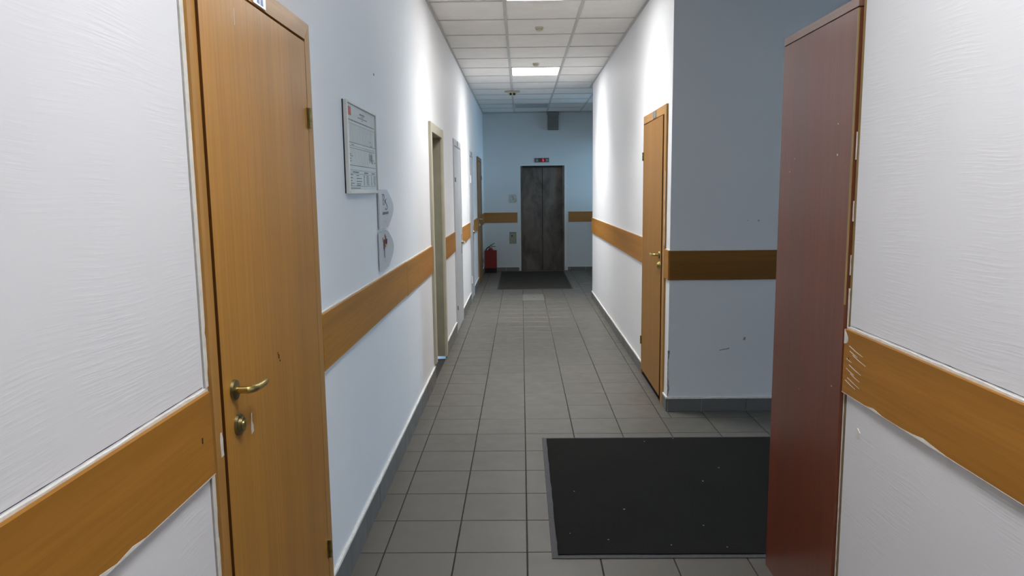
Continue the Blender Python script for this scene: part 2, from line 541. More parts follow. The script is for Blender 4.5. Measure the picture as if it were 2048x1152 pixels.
for y in cys:
    if y < YB or y > YE: continue
    xe = XH if S0 < y < S1 else XH2 if y > H0 else XR
    xx = [XL]+[x for x in cxs if XL < x < xe]+[xe]
    for xa, xb in zip(xx, xx[1:]):
        g0 = 0.0 if xa == XL else 0.0125
        g1 = 0.0 if xb == xe else 0.0125
        MB().box(xa+g0, xb-g1, y-0.010, y+0.010, CZ-0.0005, CZ+0.003, 0.0008).build('cross_tee', M['tee'], ce)
for (x0, x1, y0, y1) in [(XL, XL+0.02, YB, YE), (XR-0.02, XR, YB, S0), (XR-0.02, XR, S1, H0), (XL+0.02, XH2, YE-0.02, YE), (XR, XH, S1-0.02, S1), (XR, XH, S0, S0+0.02), (XR, XH2, H0, H0+0.02)]:
    MB().box(x0, x1, y0, y1, CZ-0.004, CZ-0.0015).build('wall_angle', M['tbar'], ce)

# ------------------------------------------------------------------ walls (slabs with real openings)
def wall_along_y(name, xa, xb, y0, y1, openings, mat, label, z1=3.05):
    mb = MB()
    cur = y0
    for (a, b, zt) in sorted(openings):
        if a > cur: mb.box(xa, xb, cur, a, -0.004, z1)
        mb.box(xa, xb, a, b, zt, z1)
        cur = b
    mb.box(xa, xb, cur, y1, -0.004, z1)
    return tag(mb.build(name, mat), label, 'wall', kind='structure')

DA = (1.566, 2.466, 2.045)   # door openings: y0, y1, top
DB = (5.655, 6.465, 2.005)
DC = (7.60, 8.46, 2.04)
DD = (9.84, 10.52, 2.04)
DE = (11.62, 12.62, 2.04)
DF = (4.955, 5.865, 2.062)
wall_along_y('wall_near_left', XL-WT, XL, YB, 1.5445, [], M['brushed'], 'white brush-textured plaster wall beside the large brass-handled door')
wall_along_y('wall_left', XL-WT, XL, DA[0], YE, [DA, DB, DC, DD, DE], M['paint'], 'long smooth white corridor wall carrying the framed notice and five doors')
wall_along_y('wall_near_right', XR, XR+WT, YB, 2.158, [], M['brushed'], 'white brush-textured plaster wall beside the mahogany wardrobe')
wall_along_y('wall_right', XR, XR+WT, S1, H0, [DF], M['paint'], 'smooth white corridor wall with a single beech door')
def wall_along_x(name, y0, y1, x0, x1, openings, mat, label, z1=3.05):
    mb = MB()
    cur = x0
    for (a, b, zb, zt) in sorted(openings):
        if a > cur: mb.box(cur, a, y0, y1, -0.004, z1)
        mb.box(a, b, y0, y1, zt, z1)
        if zb > 0: mb.box(a, b, y0, y1, -0.004, zb)
        cur = b
    mb.box(cur, x1, y0, y1, -0.004, z1)
    return tag(mb.build(name, mat), label, 'wall', kind='structure')
wall_along_x('wall_side_hall_far', S1, S1+WT, XR+WT, XH, [], M['paint'], 'shaded white wall of the side hall with a shade-darkened beech rail')
wall_along_x('wall_side_hall_near', S0-WT, S0, XR+WT, XH, [], M['paint'], 'white side hall wall behind the mahogany wardrobe')
wall_along_x('wall_elevator_hall', H0-WT, H0, XR+WT, XH2, [], M['paint_daylit'], 'wall tinted pale blue for daylight round the corner of the elevator hall')
wall_along_x('wall_end', YE, YE+WT, XL-WT, XH2+WT, [(-0.012, 0.802, 0, 1.952)], M['paint_daylit'], 'end wall tinted pale blue for daylight around the dark elevator door')
wall_along_x('wall_back', YB-WT, YB, XL-WT, XR+WT, [], M['paint'], 'white wall closing the corridor at its start')
def wall_x_end(name, XH, ya, yb, op, mat, label):
    a, b, zb, zt = op
    mb = MB()
    mb.box(XH, XH+WT, ya, a, -0.004, 3.05).box(XH, XH+WT, b, yb, -0.004, 3.05).box(XH, XH+WT, a, b, zt, 3.05)
    if zb > 0: mb.box(XH, XH+WT, a, b, -0.004, zb)
    return tag(mb.build(name, mat), label, 'wall', kind='structure')
wall_x_end('wall_side_hall_end', XH, S0-WT, S1+WT, (3.90, 4.76, 0.0, 2.2), M['paint'], 'white wall at the end of the side hall around the glazed entrance')
wall_x_end('wall_elevator_hall_end', XH2, H0-WT, YE, (12.42, 12.98, 1.2, 2.3), M['paint_daylit'], 'wall tinted pale blue for daylight around the elevator hall window')
# mortar between the corridor wall and the side-hall wall: the chipped corner
rc = random.Random(3)
lo, hi = [], []
for z in frange(0.10, 0.42, 0.016):
    t = (z-0.10)/0.32
    w = 0.0015 + 0.011*max(0, math.sin(t*math.pi*2.6-0.2))*rc.uniform(0.5, 1.1)
    lo.append((XR-0.0006, S1-0.0006, z)); hi.append((XR+w, S1-0.0006, z))
wr = bpy.data.objects['wall_side_hall_far']
MB().ribbon(lo, hi, (0, -1, 0), 0.0012).build('chipped_corner', M['chip'], wr)
lo2 = [(XR-0.0006, S1-0.0006, z) for z in frange(0.10, 0.42, 0.016)]
hi2 = [(XR-0.0006, S1-0.0006+0.0015+rc.uniform(0, 0.009), z) for z in frange(0.10, 0.42, 0.016)]
MB().ribbon(lo2, hi2, (-1, 0, 0), 0.0012).build('chipped_corner', M['chip'], wr)
# scuffs on the shaded wall
MB().ribbon([(1.322, S1, 0.418), (1.345, S1, 0.421), (1.372, S1, 0.425), (1.39, S1, 0.430)],
            [(1.322, S1, 0.421), (1.345, S1, 0.427), (1.372, S1, 0.432), (1.39, S1, 0.438)], (0, -1, 0), 0.0008).build('scuff', M['chip'], wr)
MB().slab([(1.480, S1, 0.490), (1.494, S1, 0.488), (1.498, S1, 0.505), (1.487, S1, 0.510)], (0, -1, 0), 0.0008).build('scuff', M['chip'], wr)
MB().slab([(1.555, S1, 1.283), (1.562, S1, 1.283), (1.562, S1, 1.293), (1.555, S1, 1.293)], (0, -1, 0), 0.0008).build('scuff', M['chip'], wr)
MB().slab([(1.485, S1, 1.287), (1.490, S1, 1.287), (1.490, S1, 1.292), (1.485, S1, 1.292)], (0, -1, 0), 0.0008).build('scuff', M['chip'], wr)
wl = bpy.data.objects['wall_left']
MB().slab([(XL, 3.57, 2.053), (XL, 3.583, 2.053), (XL, 3.583, 2.063), (XL, 3.57, 2.063)], (1, 0, 0), 0.002).build('nail_hole', M['chip'], wl)
MB().slab([(XL, 4.86, 0.225), (XL, 4.872, 0.225), (XL, 4.872, 0.285), (XL, 4.86, 0.285)], (1, 0, 0), 0.0008).build('scuff', M['caulk'], wl)

# ------------------------------------------------------------------ skirting tiles
def skirting(name, label, axis, fixed, s, runs, h, start):
    """axis 'y': runs along y on the plane x=fixed, facing s; each tile is a piece"""
    cap = MB()
    par = None
    r = random.Random(len(name))
    for (a, b) in runs:
        pts = frange(a, b, 0.07)
        if axis == 'y':
            lo = [(fixed, t, h-0.004) for t in pts]
            hi = [(fixed, t, h+0.004+r.uniform(0, 0.006)) for t in pts]
            cap.ribbon(lo, hi, (s, 0, 0), 0.0115)
        else:
            lo = [(t, fixed, h-0.004) for t in pts]
            hi = [(t, fixed, h+0.003+r.uniform(0, 0.006)) for t in pts]
            cap.ribbon(lo, hi, (0, s, 0), 0.0105)
    par = tag(cap.build(name, M['caulk']), label, 'baseboard', kind='structure')
    protos = {}
    for (a, b) in runs:
        cuts = [a]+[start+0.3*k for k in range(-60, 60) if a+0.02 < start+0.3*k < b-0.02]+[b]
        for t0, t1 in zip(cuts, cuts[1:]):
            L = round(t1-t0-0.004, 4)
            hh = h-0.004
            mid = (t0+t1)/2
            if L not in protos:
                mb = MB()
                if axis == 'y': mb.box(0, s*0.011, -L/2, L/2, 0, hh, 0.0015)
                else: mb.box(-L/2, L/2, 0, s*0.011, 0, hh, 0.0015)
                o = mb.build('skirting_tile', M['base'])
                o.parent = par; protos[L] = o
            else:
                o = share(protos[L], 'skirting_tile', (0, 0, 0), par)
            wob = r.uniform(-1, 1)*0.0012
            o.location = (fixed+s*wob, mid, 0.0) if axis == 'y' else (mid, fixed+s*wob, 0.0)
    return par
skirting('baseboard_left', 'dark grey skirting tiles along the long white corridor wall', 'y', XL, 1,
         [(DA[1]+0.002, DB[0]-0.002), (DB[1]+0.004, DC[0]-0.002), (DC[1]+0.002, DD[0]-0.002), (DD[1]+0.002, DE[0]-0.004), (DE[1]+0.004, YE)], 0.124, 2.72)
skirting('baseboard_right', 'grey skirting tiles under the white wall with a single beech door', 'y', XR, -1,
         [(S1-0.011, DF[0]-0.002), (DF[1]+0.002, H0)], 0.090, 5.1)
skirting('baseboard_side_hall', 'dark skirting tiles under the shaded side hall wall', 'x', S1, -1, [(XR+0.002, XH)], 0.091, 1.21)
skirting('baseboard_end', 'dark grey skirting tiles beside the elevator door', 'x', YE, -1, [(XL+0.013, -0.05), (0.865, XH2)], 0.072, 1.2)
skirting('baseboard_near_left', 'grey skirting tiles under the brush-textured wall by the large brass-handled door', 'y', XL, 1, [(YB, 1.54)], 0.124, 0.3)
skirting('baseboard_near_right', 'grey skirting tiles under the brush-textured wall by the wardrobe', 'y', XR, -1, [(YB, 2.155)], 0.090, 0.3)

# ------------------------------------------------------------------ wooden rails (dado boards)
trim_n = [0]
def rail_y(fixed, s, y0, y1, z0, z1, label, mat='rail_y', th=0.012, rag=0.0, caulk=True, seed=1):
    trim_n[0] += 1
    par = MB().box(fixed, fixed+s*th, y0, y1, z0, z1, 0.0015).build('trim_%d' % trim_n[0], M[mat], base=((fixed, (y0+y1)/2, z0)))
    tag(par, label, 'wall rail', kind='structure')
    if caulk:
        r = random.Random(seed)
        pts = frange(y0, y1, 0.05)
        MB().ribbon([(fixed, t, z1-0.0015) for t in pts], [(fixed, t, z1+0.003+r.uniform(0, 0.003)+rag*(0.5+0.5*math.sin(t*4.3))*0.6) for t in pts], (s, 0, 0), 0.005).build('sealant_bead', M['caulk'], par)
        MB().ribbon([(fixed, t, z0-0.001-rag*r.uniform(0, 0.4)) for t in pts], [(fixed, t, z0+0.001) for t in pts], (s, 0, 0), 0.004).build('sealant_bead', M['caulk'], par)
        if rag:
            # painted-over ragged lower edge lapping onto the board
            lo = [(fixed+s*th, t, z0-0.0005) for t in pts]
            hi = [(fixed+s*th, t, z0+0.0006+(r.uniform(0, 0.010) if math.sin(t*9+seed)+math.sin(t*23) > 0.5 else 0.0004)) for t in pts]
            MB().ribbon(lo, hi, (s, 0, 0), 0.0006).build('paint_edge', M['caulk'], par)
            # open crack above the bead
            a = [t for t in frange(y0+0.05, y1-0.01, 0.03)]
            MB().ribbon([(fixed, t, z1+0.0080+rag*(0.5+0.5*math.sin(t*4.3))*0.6+r.uniform(0, 0.0007)) for t in a],
                        [(fixed, t, z1+0.0087+rag*(0.5+0.5*math.sin(t*4.3))*0.6+r.uniform(0, 0.0009)) for t in a], (s, 0, 0), 0.0008).build('crack', M['gap'], par)
    return par
def rail_x(fixed, x0, x1, z0, z1, label, mat='rail_x', th=0.012):
    trim_n[0] += 1
    par = MB().box(x0, x1, fixed-th, fixed, z0, z1, 0.0015).build('trim_%d' % trim_n[0], M[mat], base=((x0+x1)/2, fixed, z0))
    tag(par, label, 'wall rail', kind='structure')
    r = random.Random(int(x0*100)+5)
    pts = frange(x0, x1, 0.05)
    MB().ribbon([(t, fixed, z1-0.001) for t in pts], [(t, fixed, z1+0.002+r.uniform(0, 0.004)) for t in pts], (0, -1, 0), 0.008).build('sealant_bead', M['caulk'], par)
    return par
n1 = rail_y(XL, 1, YB, 1.5475, 0.884, 1.073, 'beech wall rail on the brush-textured wall ending at the large brass-handled door', th=0.013, rag=0.005, seed=4)
MB().box(XL+0.013, XL+0.0135, 1.492, 1.497, 0.972, 0.985).build('screw_hole', M['black'], n1)
rail_y(XL, 1, DA[1]+0.001, 4.335, 0.884, 1.086, 'long beech wall rail below the two arrow plates', seed=5)
rail_y(XL, 1, 4.339, DB[0]-0.045, 0.880, 1.084, 'beech wall rail ending at the beige recessed doorway', seed=6)
rail_y(XL, 1, DB[1]+0.05, DC[0]-0.002, 0.882, 1.083, 'beech wall rail between the beige doorway and the nearer white door', seed=7)
rail_y(XL, 1, DC[1]+0.002, DD[0]-0.002, 0.882, 1.083, 'beech wall rail between the two white doors', seed=8)
rail_y(XL, 1, DD[1]+0.002, DE[0]-0.004, 0.885, 1.083, 'beech wall rail between a white door and the brown door', seed=9)
rail_y(XL, 1, DE[1]+0.004, YE, 0.90, 1.095, 'short wood rail in the corner above the fire extinguisher', mat='rail_y', seed=10, caulk=False)
n2 = rail_y(XR, -1, YB, 2.166, 0.886, 1.080, 'scratched beech wall rail ending at the mahogany wardrobe', th=0.013, rag=0.004, seed=11)
rail_y(XR, -1, S1-0.012, DF[0]-0.002, 0.900, 1.096, 'very short beech rail piece between the door and the wall corner', seed=12)
rail_y(XR, -1, DF[1]+0.002, H0, 0.912, 1.118, 'beech wall rail running from the worn-cased beech door to the elevator hall', seed=13)
rail_x(S1, XR-0.002, XH, 0.900, 1.094, 'beech rail coloured darker for shade across the side hall wall')
rail_x(YE, XL+0.012, -0.075, 0.907, 1.096, 'wood rail on the end wall between the brown door and the elevator', 'rail_end')
rail_x(YE, 0.877, XH2, 0.912, 1.102, 'wood rail on the end wall beyond the elevator', 'rail_end')
# scratches and chips at the end of the right rail
r = random.Random(21)
mb = MB()
for k in range(9):
    y = 2.155-r.uniform(0.0, 0.05); z = 0.925+0.014*k+r.uniform(-0.004, 0.004)
    L = r.uniform(0.03, 0.09)
    mb.ribbon([(XR-0.013, y, z), (XR-0.013, y-L/2, z-L*0.10), (XR-0.013, y-L, z-L*0.16)],
              [(XR-0.013, y, z+0.002), (XR-0.013, y-L/2, z-L*0.10+0.0022), (XR-0.013, y-L, z-L*0.16+0.0008)], (-1, 0, 0), 0.0005)
mb.build('scratches', M['caulk'], n2)
MB().ribbon([(XR-0.013, 2.165, 1.035), (XR-0.013, 2.150, 1.038), (XR-0.013, 2.140, 1.045)], [(XR-0.013, 2.165, 1.079), (XR-0.013, 2.150, 1.068), (XR-0.013, 2.140, 1.056)], (-1, 0, 0), 0.0006).build('paint_chip', M['caulk'], n2)
MB().box(XR-0.0135, XR-0.013, 2.128, 2.132, 0.992, 1.000).build('screw_hole', M['black'], n2)

# ------------------------------------------------------------------ wall end details beside door and wardrobe
r = random.Random(31)
pts = frange(0.0, CZ, 0.035)
wn = bpy.data.objects['wall_near_left']
MB().box(XL-WT, XL-0.006, 1.5445, 1.5485, 0, CZ).build('shadow_gap', M['gap'], wn)
def ragged_edge(segs, x, y0, y1f, s, name, par, mat):
    for (a, b) in segs:
        p = frange(a, b, 0.03)
        MB().ribbon([(x, y0, z) for z in p], [(x, y1f(z), z) for z in p], (s, 0, 0), 0.003).build(name, mat, par)
ragged_edge([(0.0, 0.882), (1.080, CZ)], XL+0.0002, 1.5485, lambda z: 1.566+0.003*math.sin(z*5)+r.uniform(-0.003, 0.006), 1, 'plaster_edge', wn, M['caulk'])
MB().box(XL-WT, XL, 1.5485, DA[0], 0, 3.05).build('plaster_fill', M['caulk'], wn)
wnr = bpy.data.objects['wall_near_right']
MB().box(XR+0.001, XR+0.06, 2.158, 2.1755, 0, 2.5).build('edge_board', M['oldwood'], wnr)
for (a, b, w) in [(0.0, 0.884, 0.006), (1.08, 1.20, 0.010), (1.24, 1.30, 0.005), (1.40, 1.46, 0.006), (1.58, 1.66, 0.006)]:
    p = frange(a, b, 0.02)
    MB().ribbon([(XR-0.0005, 2.1755, z) for z in p], [(XR-0.0005, 2.1755-w*r.uniform(0.4, 1.1), z) for z in p], (-1, 0, 0), 0.002).build('plaster_edge', M['caulk'], wnr)
MB().box(XR-0.0002, XR+0.02, 2.158, 2.160, 0, 0.884).build('shadow_gap', M['gap'], wnr)
MB().slab([(XR, 2.085, 0.795), (XR, 2.075, 0.80), (XR, 2.06, 0.79), (XR, 2.062, 0.775), (XR, 2.078, 0.77)], (-1, 0, 0), 0.0025).build('plaster_lump', M['caulk'], wnr)

# ------------------------------------------------------------------ doors
class Wall:
    """helper frame on a corridor wall: n out of the wall, y along, z up"""
    def __init__(self, fixed, s): self.f, self.s = fixed, s
    def box(self, mb, n0, n1, y0, y1, z0, z1, bev=0.0): mb.box(self.f+self.s*n0, self.f+self.s*n1, y0, y1, z0, z1, bev); return mb
    def p(self, n, y, z): return (self.f+self.s*n, y, z)
LW, RW = Wall(XL, 1), Wall(XR, -1)

def casing(W, par, op, wn_, wf, wh, mats, n1=0.010, depth=0.12, backing=True):
    """jambs and head meeting in mitres"""
    y0, y1, zt = op
    g = 0.0006
    def piece(pts, nm, mt):
        MB().slab([W.p(-depth, y, z) for y, z in pts], (W.s, 0, 0), depth+n1).build(nm, mt, par)
    piece([(y0, 0), (y0+wn_, 0), (y0+wn_, zt-wh), (y0, zt-g*2)], 'jamb', M[mats[0]])
    piece([(y1-wf, 0), (y1, 0), (y1, zt-g*2), (y1-wf, zt-wh)], 'jamb', M[mats[0]])
    piece([(y0+g*2, zt), (y0+wn_+g*2, zt-wh), (y1-wf-g*2, zt-wh), (y1-g*2, zt)], 'head_casing', M[mats[1]])
    if backing: W.box(MB(), -depth-0.01, -depth, y0, y1, 0, zt).build('light_block_panel', M['black'], par)  # unseen black panel added behind the leaf to stop light leaking through

def lever_handle(W, par, y, z, n0, dir_y, mat, L=0.115, rose=True):
    h = MB()
    if rose:
        h.cyl(W.p(n0-0.001, y, z), W.p(n0+0.007, y, z), 0.026, 0.024, 28)
        h.cyl(W.p(n0+0.007, y, z), W.p(n0+0.010, y, z), 0.024, 0.017, 28)
    hd = h.build('handle_rose', M[mat+'_dark'] if mat == 'brass' else M[mat], par, smooth=True)
    lv = MB()
    pts = [W.p(n0+0.004, y, z), W.p(n0+0.020, y, z), W.p(n0+0.032, y, z), W.p(n0+0.040, y+dir_y*0.010, z),
           W.p(n0+0.041, y+dir_y*0.03, z-0.003), W.p(n0+0.040, y+dir_y*0.06, z-0.006), W.p(n0+0.041, y+dir_y*0.09, z-0.006), W.p(n0+0.044, y+dir_y*L, z-0.001)]
    lv.tube(pts, [0.0085, 0.0085, 0.009, 0.0095, 0.0095, 0.009, 0.0085, 0.006], 14)
    lv.build('lever', M[mat], par, smooth=True)

def lock_rose(W, par, y, z, n0, mat):
    m_ = MB()
    m_.cyl(W.p(n0-0.001, y, z), W.p(n0+0.008, y, z), 0.027, 0.025, 28)
    m_.cyl(W.p(n0+0.008, y, z), W.p(n0+0.015, y, z), 0.019, 0.017, 24)
    lr = m_.build('lock_rose', M[mat], par, smooth=True)
    k = MB()
    k.cyl(W.p(n0+0.015, y, z), W.p(n0+0.018, y, z), 0.011, 0.010, 20)
    k.box(W.f+W.s*(n0+0.0175), W.f+W.s*(n0+0.019), y-0.001, y+0.001, z-0.007, z+0.007)
    k.build('lock_cylinder', M['brass'], par, smooth=True)

def hinge(W, par, y, z, n0, mat, L=0.066, rad=0.0065, leafw=0.012, dy=1):
    h = MB()
    W.box(h, n0-0.001, n0+0.002, y-dy*leafw, y, z-L/2, z+L/2)
    for k in range(3):
        a = z-L/2+k*L/3
        h.cyl(W.p(n0+rad*0.8, y, a+0.0008), W.p(n0+rad*0.8, y, a+L/3-0.0008), rad, n=14)
    h.build('hinge', M[mat], par, smooth=True)

# --- door 1: near beech door on the left
d1 = thing('door_1', 'large beech veneer door with brass lever beside the brush-textured wall', 'door', (XL, (DA[0]+DA[1])/2, 0), kind='structure')
casing(LW, d1, DA, 0.040, 0.052, 0.055, ('casing_v', 'casing_h'), n1=0.010)
def ajar_leaf(W, par, ya, yb, z0, z1, n_near, n_far, mat):
    # leaf standing a few millimetres open at its handle edge, with a dark edge band
    th = 0.04
    foot = [(n_near-th, ya), (n_near, ya), (n_far, yb), (n_far-th, yb)]
    lf = MB().slab([W.p(n, y, z0) for n, y in foot], (0, 0, 1), z1-z0).build('door_leaf', M[mat], par)
    W.box(MB(), n_near-th, n_near-0.0004, ya-0.0009, ya-0.0001, z0, z1).build('edge_band', M['leaf_edge'], lf)
    return lf
leaf = ajar_leaf(LW, d1, DA[0]+0.044, DA[1]-0.055, 0.006, DA[2]-0.0635, 0.0155, 0.009, 'door')
lever_handle(LW, leaf, 1.672, 1.041, 0.0145, 1, 'brass', L=0.10)
lock_rose(LW, leaf, 1.684, 0.953, 0.014, 'brass_dark')
for z in (1.742, 0.262): hinge(LW, leaf, DA[1]-0.053, z, 0.010, 'brass_dark')
MB().ribbon([LW.p(0.0142, 1.766, 0.90), LW.p(0.0142, 1.765, 0.918), LW.p(0.0142, 1.766, 0.932), LW.p(0.0142, 1.770, 0.952)],
            [LW.p(0.0142, 1.781, 0.904), LW.p(0.0142, 1.780, 0.920), LW.p(0.0142, 1.771, 0.934), LW.p(0.0142, 1.775, 0.954)], (1, 0, 0), 0.0005).build('torn_label', M['caulk'], leaf)
MB().ribbon([LW.p(0.010, 1.590, 0.905), LW.p(0.010, 1.589, 0.925), LW.p(0.010, 1.588, 0.945), LW.p(0.010, 1.592, 0.962)],
            [LW.p(0.010, 1.6055, 0.906), LW.p(0.010, 1.602, 0.92), LW.p(0.010, 1.604, 0.945), LW.p(0.010, 1.597, 0.963)], (1, 0, 0), 0.0006).build('chipped_patch', M['caulk'], d1)
mb = MB()
for (y, z, dy, dz) in [(2.0, 1.04, .006, .012), (2.008, 1.03, .004, .006), (1.995, 1.052, .003, .008)]:
    LW.box(mb, 0.0118, 0.0130, y, y+dy, z, z+dz)
mb.build('nick', M['gap'], leaf)
MB().slab([LW.p(0.0136, 1.815, 1.905), LW.p(0.0136, 1.8165, 1.905), LW.p(0.0136, 1.8165, 1.945), LW.p(0.0136, 1.815, 1.945)], (1, 0, 0), 0.0004).build('scratch', M['caulk'], leaf)
np_ = LW.box(MB(), 0.0096, 0.0126, 1.958, 2.052, 1.992, 2.040, 0.001).build('number_plate', M['acryl'], d1)
LW.box(MB(), 0.0126, 0.0131, 1.985, 2.003, 1.998, 2.032).build('plate_print', M['plate_blue'], np_)
LW.box(MB(), 0.0126, 0.0131, 2.012, 2.030, 1.998, 2.032).build('plate_print', M['plate_blue'], np_)

# --- door 2: recessed doorway with beige frame
y0, y1, zt = DB
d2 = thing('door_2', 'recessed doorway in a beige painted frame with an olive inside', 'door', (XL, (y0+y1)/2, 0), kind='structure')
LW.box(MB(), -0.15, 0.0, y0, y0+0.045, 0.03, zt-0.045).build('jamb', M['olive'], d2)
LW.box(MB(), -0.15, 0.0, y1-0.045, y1, 0.03, zt-0.045).build('jamb', M['olive'], d2)
LW.box(MB(), -0.15, 0.0, y0, y1, zt-0.045, zt).build('head', M['olive'], d2)
LW.box(MB(), 0.0005, 0.020, y0-0.04, y0+0.047, 0.15, zt+0.025, 0.002).build('casing', M['beige'], d2)
LW.box(MB(), 0.0005, 0.020, y1-0.047, y1+0.045, 0.028, zt+0.025, 0.002).build('casing', M['beige'], d2)
LW.box(MB(), 0.0005, 0.0195, y0+0.0475, y1-0.0475, zt-0.048, zt+0.025, 0.002).build('casing', M['beige'], d2)
lf = LW.box(MB(), -0.149, -0.115, y0+0.047, y1-0.047, 0.008, zt-0.047, 0.001).build('door_leaf', M['olive'], d2)
lever_handle(LW, lf, y0+0.11, 1.02, -0.115, 1, 'chrome')
for z in (1.7, 0.3): hinge(LW, lf, y1-0.049, z, -0.113, 'chrome')

# --- doors 3 and 4: white doors
def white_door(name, label, op, hz, frame, hinge_mat, two):
    d = thing(name, label, 'door', (XL, (op[0]+op[1])/2, 0), kind='structure')
    casing(LW, d, op, 0.045, 0.045, 0.065, (frame, frame), n1=0.012)
    lf = LW.box(MB(), -0.03, 0.009, op[0]+0.049, op[1]-0.049, 0.012, op[2]-0.072, 0.002).build('door_leaf', M['door_white'], d)
    hy = op[1]-0.10
    LW.box(MB(), 0.0085, 0.014, hy-0.018, hy+0.018, hz-0.13, hz+0.09, 0.003).build('handle_plate', M['chrome'], lf)
    lever_handle(LW, lf, hy, hz, 0.013, -1, 'chrome', L=0.12)
    for z in two: hinge(LW, lf, op[0]+0.047, z, 0.012, hinge_mat, L=0.10 if hinge_mat == 'lampbody' else 0.045, rad=0.009 if hinge_mat == 'lampbody' else 0.006, dy=-1)
    pl = LW.box(MB(), 0.0118, 0.0148, (op[0]+op[1])/2-0.03, (op[0]+op[1])/2+0.06, op[2]-0.058, op[2]-0.004, 0.001).build('number_plate', M['plate_grey'], d)
    return d, lf
d3, l3 = white_door('door_3', 'white metal door with chrome lever after the beige doorway', DC, 0.925, 'frame_grey', 'steel', (1.62, 0.27))
d4, l4 = white_door('door_4', 'white door with bulky white hinges next to the brown door', DD, 0.925, 'door_white', 'lampbody', (1.66, 0.30))

# --- door 5: brown door by the elevator
d5 = thing('door_5', 'brown wooden door with brass lever near the elevator corner', 'door', (XL, (DE[0]+DE[1])/2, 0), kind='structure')
casing(LW, d5, DE, 0.06, 0.06, 0.06, ('door_brown', 'door_brown'), n1=0.022)
lf = LW.box(MB(), -0.02, 0.019, DE[0]+0.065, DE[1]-0.065, 0.01, DE[2]-0.067, 0.002).build('door_leaf', M['door_brown'], d5)
lever_handle(LW, lf, DE[0]+0.12, 1.05, 0.019, 1, 'brass')
lock_rose(LW, lf, DE[0]+0.12, 0.96, 0.019, 'brass')
for z in (1.72, 0.3): hinge(LW, lf, DE[1]-0.06, z, 0.022, 'brass_dark')

# --- door 6: beech door on the right
d6 = thing('door_6', 'beech veneer door with worn casing next to the shaded side hall corner', 'door', (XR, (DF[0]+DF[1])/2, 0), kind='structure')
casing(RW, d6, DF, 0.078, 0.012, 0.058, ('casing_v', 'casing_h'), n1=0.012)
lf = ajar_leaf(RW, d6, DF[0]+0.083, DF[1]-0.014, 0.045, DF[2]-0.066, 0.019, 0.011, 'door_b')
lever_handle(RW, lf, 5.092, 1.045, 0.020, 1, 'brass')
lock_rose(RW, lf, 5.085, 0.975, 0.020, 'brass')
for z in (1.755, 0.285): hinge(RW, lf, DF[1]-0.010, z, 0.012, 'brass_dark')
RW.box(MB(), -0.1, 0.004, DF[0]+0.08, DF[1]-0.012, 0.0, 0.012).build('under_leaf_gap', M['gap'], d6)  # dark fill in the gap between leaf and floor
# worn outer edge of the casing
r = random.Random(8)
p = frange(0.02, 2.06, 0.03)
MB().ribbon([RW.p(0.0121, DF[0], z) for z in p], [RW.p(0.0121, DF[0]+0.006+r.uniform(0, 0.014), z) for z in p], (-1, 0, 0), 0.0006).build('worn_edge', M['oldwood'], d6)
p = frange(1.12, 1.62, 0.03)
MB().ribbon([RW.p(0.0127, DF[0], z) for z in p], [RW.p(0.0127, DF[0]+0.006+r.uniform(0, 0.012), z) for z in p], (-1, 0, 0), 0.0006).build('paint_edge', M['caulk'], d6)
np_ = RW.box(MB(), 0.0118, 0.0148, 5.33, 5.445, 2.006, 2.058, 0.001).build('number_plate', M['plate_grey'], d6)
MB().tube([RW.p(0.015, 5.37+0.010*math.cos(a), 2.030+0.015*math.sin(a)) for a in frange(0, 2*math.pi, 0.5)], 0.0018, 6).build('plate_print', M['lint'], np_)

# ------------------------------------------------------------------ elevator
d7 = thing('door_7', 'dark worn steel two-leaf elevator door in the end wall', 'elevator', (0.395, YE, 0), kind='structure')
for (a, b) in ((0.022, 0.388), (0.400, 0.768)):
    MB().box(a, b, YE+0.075, YE+0.10, 0.006, 1.925, 0.002).build('door_panel', M['steel_dark'], d7)
MB().box(-0.012, 0.022, YE+0.005, YE+0.13, 0, 1.952, 0.002).build('jamb', M['steel_dark'], d7)
MB().box(0.768, 0.802, YE+0.005, YE+0.13, 0, 1.952, 0.002).build('jamb', M['steel_dark'], d7)
MB().box(0.0225, 0.7675, YE+0.005, YE+0.13, 1.925, 1.952, 0.002).build('head', M['black'], d7)
MB().box(0.0225, 0.7675, YE+0.0, YE+0.13, -0.004, 0.004).build('sill', M['steel_dark'], d7)
MB().box(0.0, 0.79, YE+0.13, YE+0.14, 0, 1.95).build('shaft_cover', M['black'], d7)
MB().box(0.3885, 0.3995, YE+0.080, YE+0.092, 0.006, 1.925).build('rubber_seal', M['black'], d7)
r = random.Random(14)
we = bpy.data.objects['wall_end']
p = frange(0.08, 1.96, 0.05)
MB().ribbon([(0.803, YE, z) for z in p], [(0.838+r.uniform(-0.006, 0.01), YE, z) for z in p], (0, -1, 0), 0.004).build('plaster_patch', M['caulk'], we)
p = frange(-0.02, 0.84, 0.05)
MB().ribbon([(x, YE, 1.953) for x in p], [(x, YE, 1.968+r.uniform(0, 0.01)) for x in p], (0, -1, 0), 0.004).build('plaster_patch', M['caulk'], we)
p = frange(0.08, 0.75, 0.05)
MB().ribbon([(-0.013, YE, z) for z in p], [(-0.022+r.uniform(-0.008, 0.004), YE, z) for z in p], (0, -1, 0), 0.003).build('plaster_patch', M['caulk'], we)

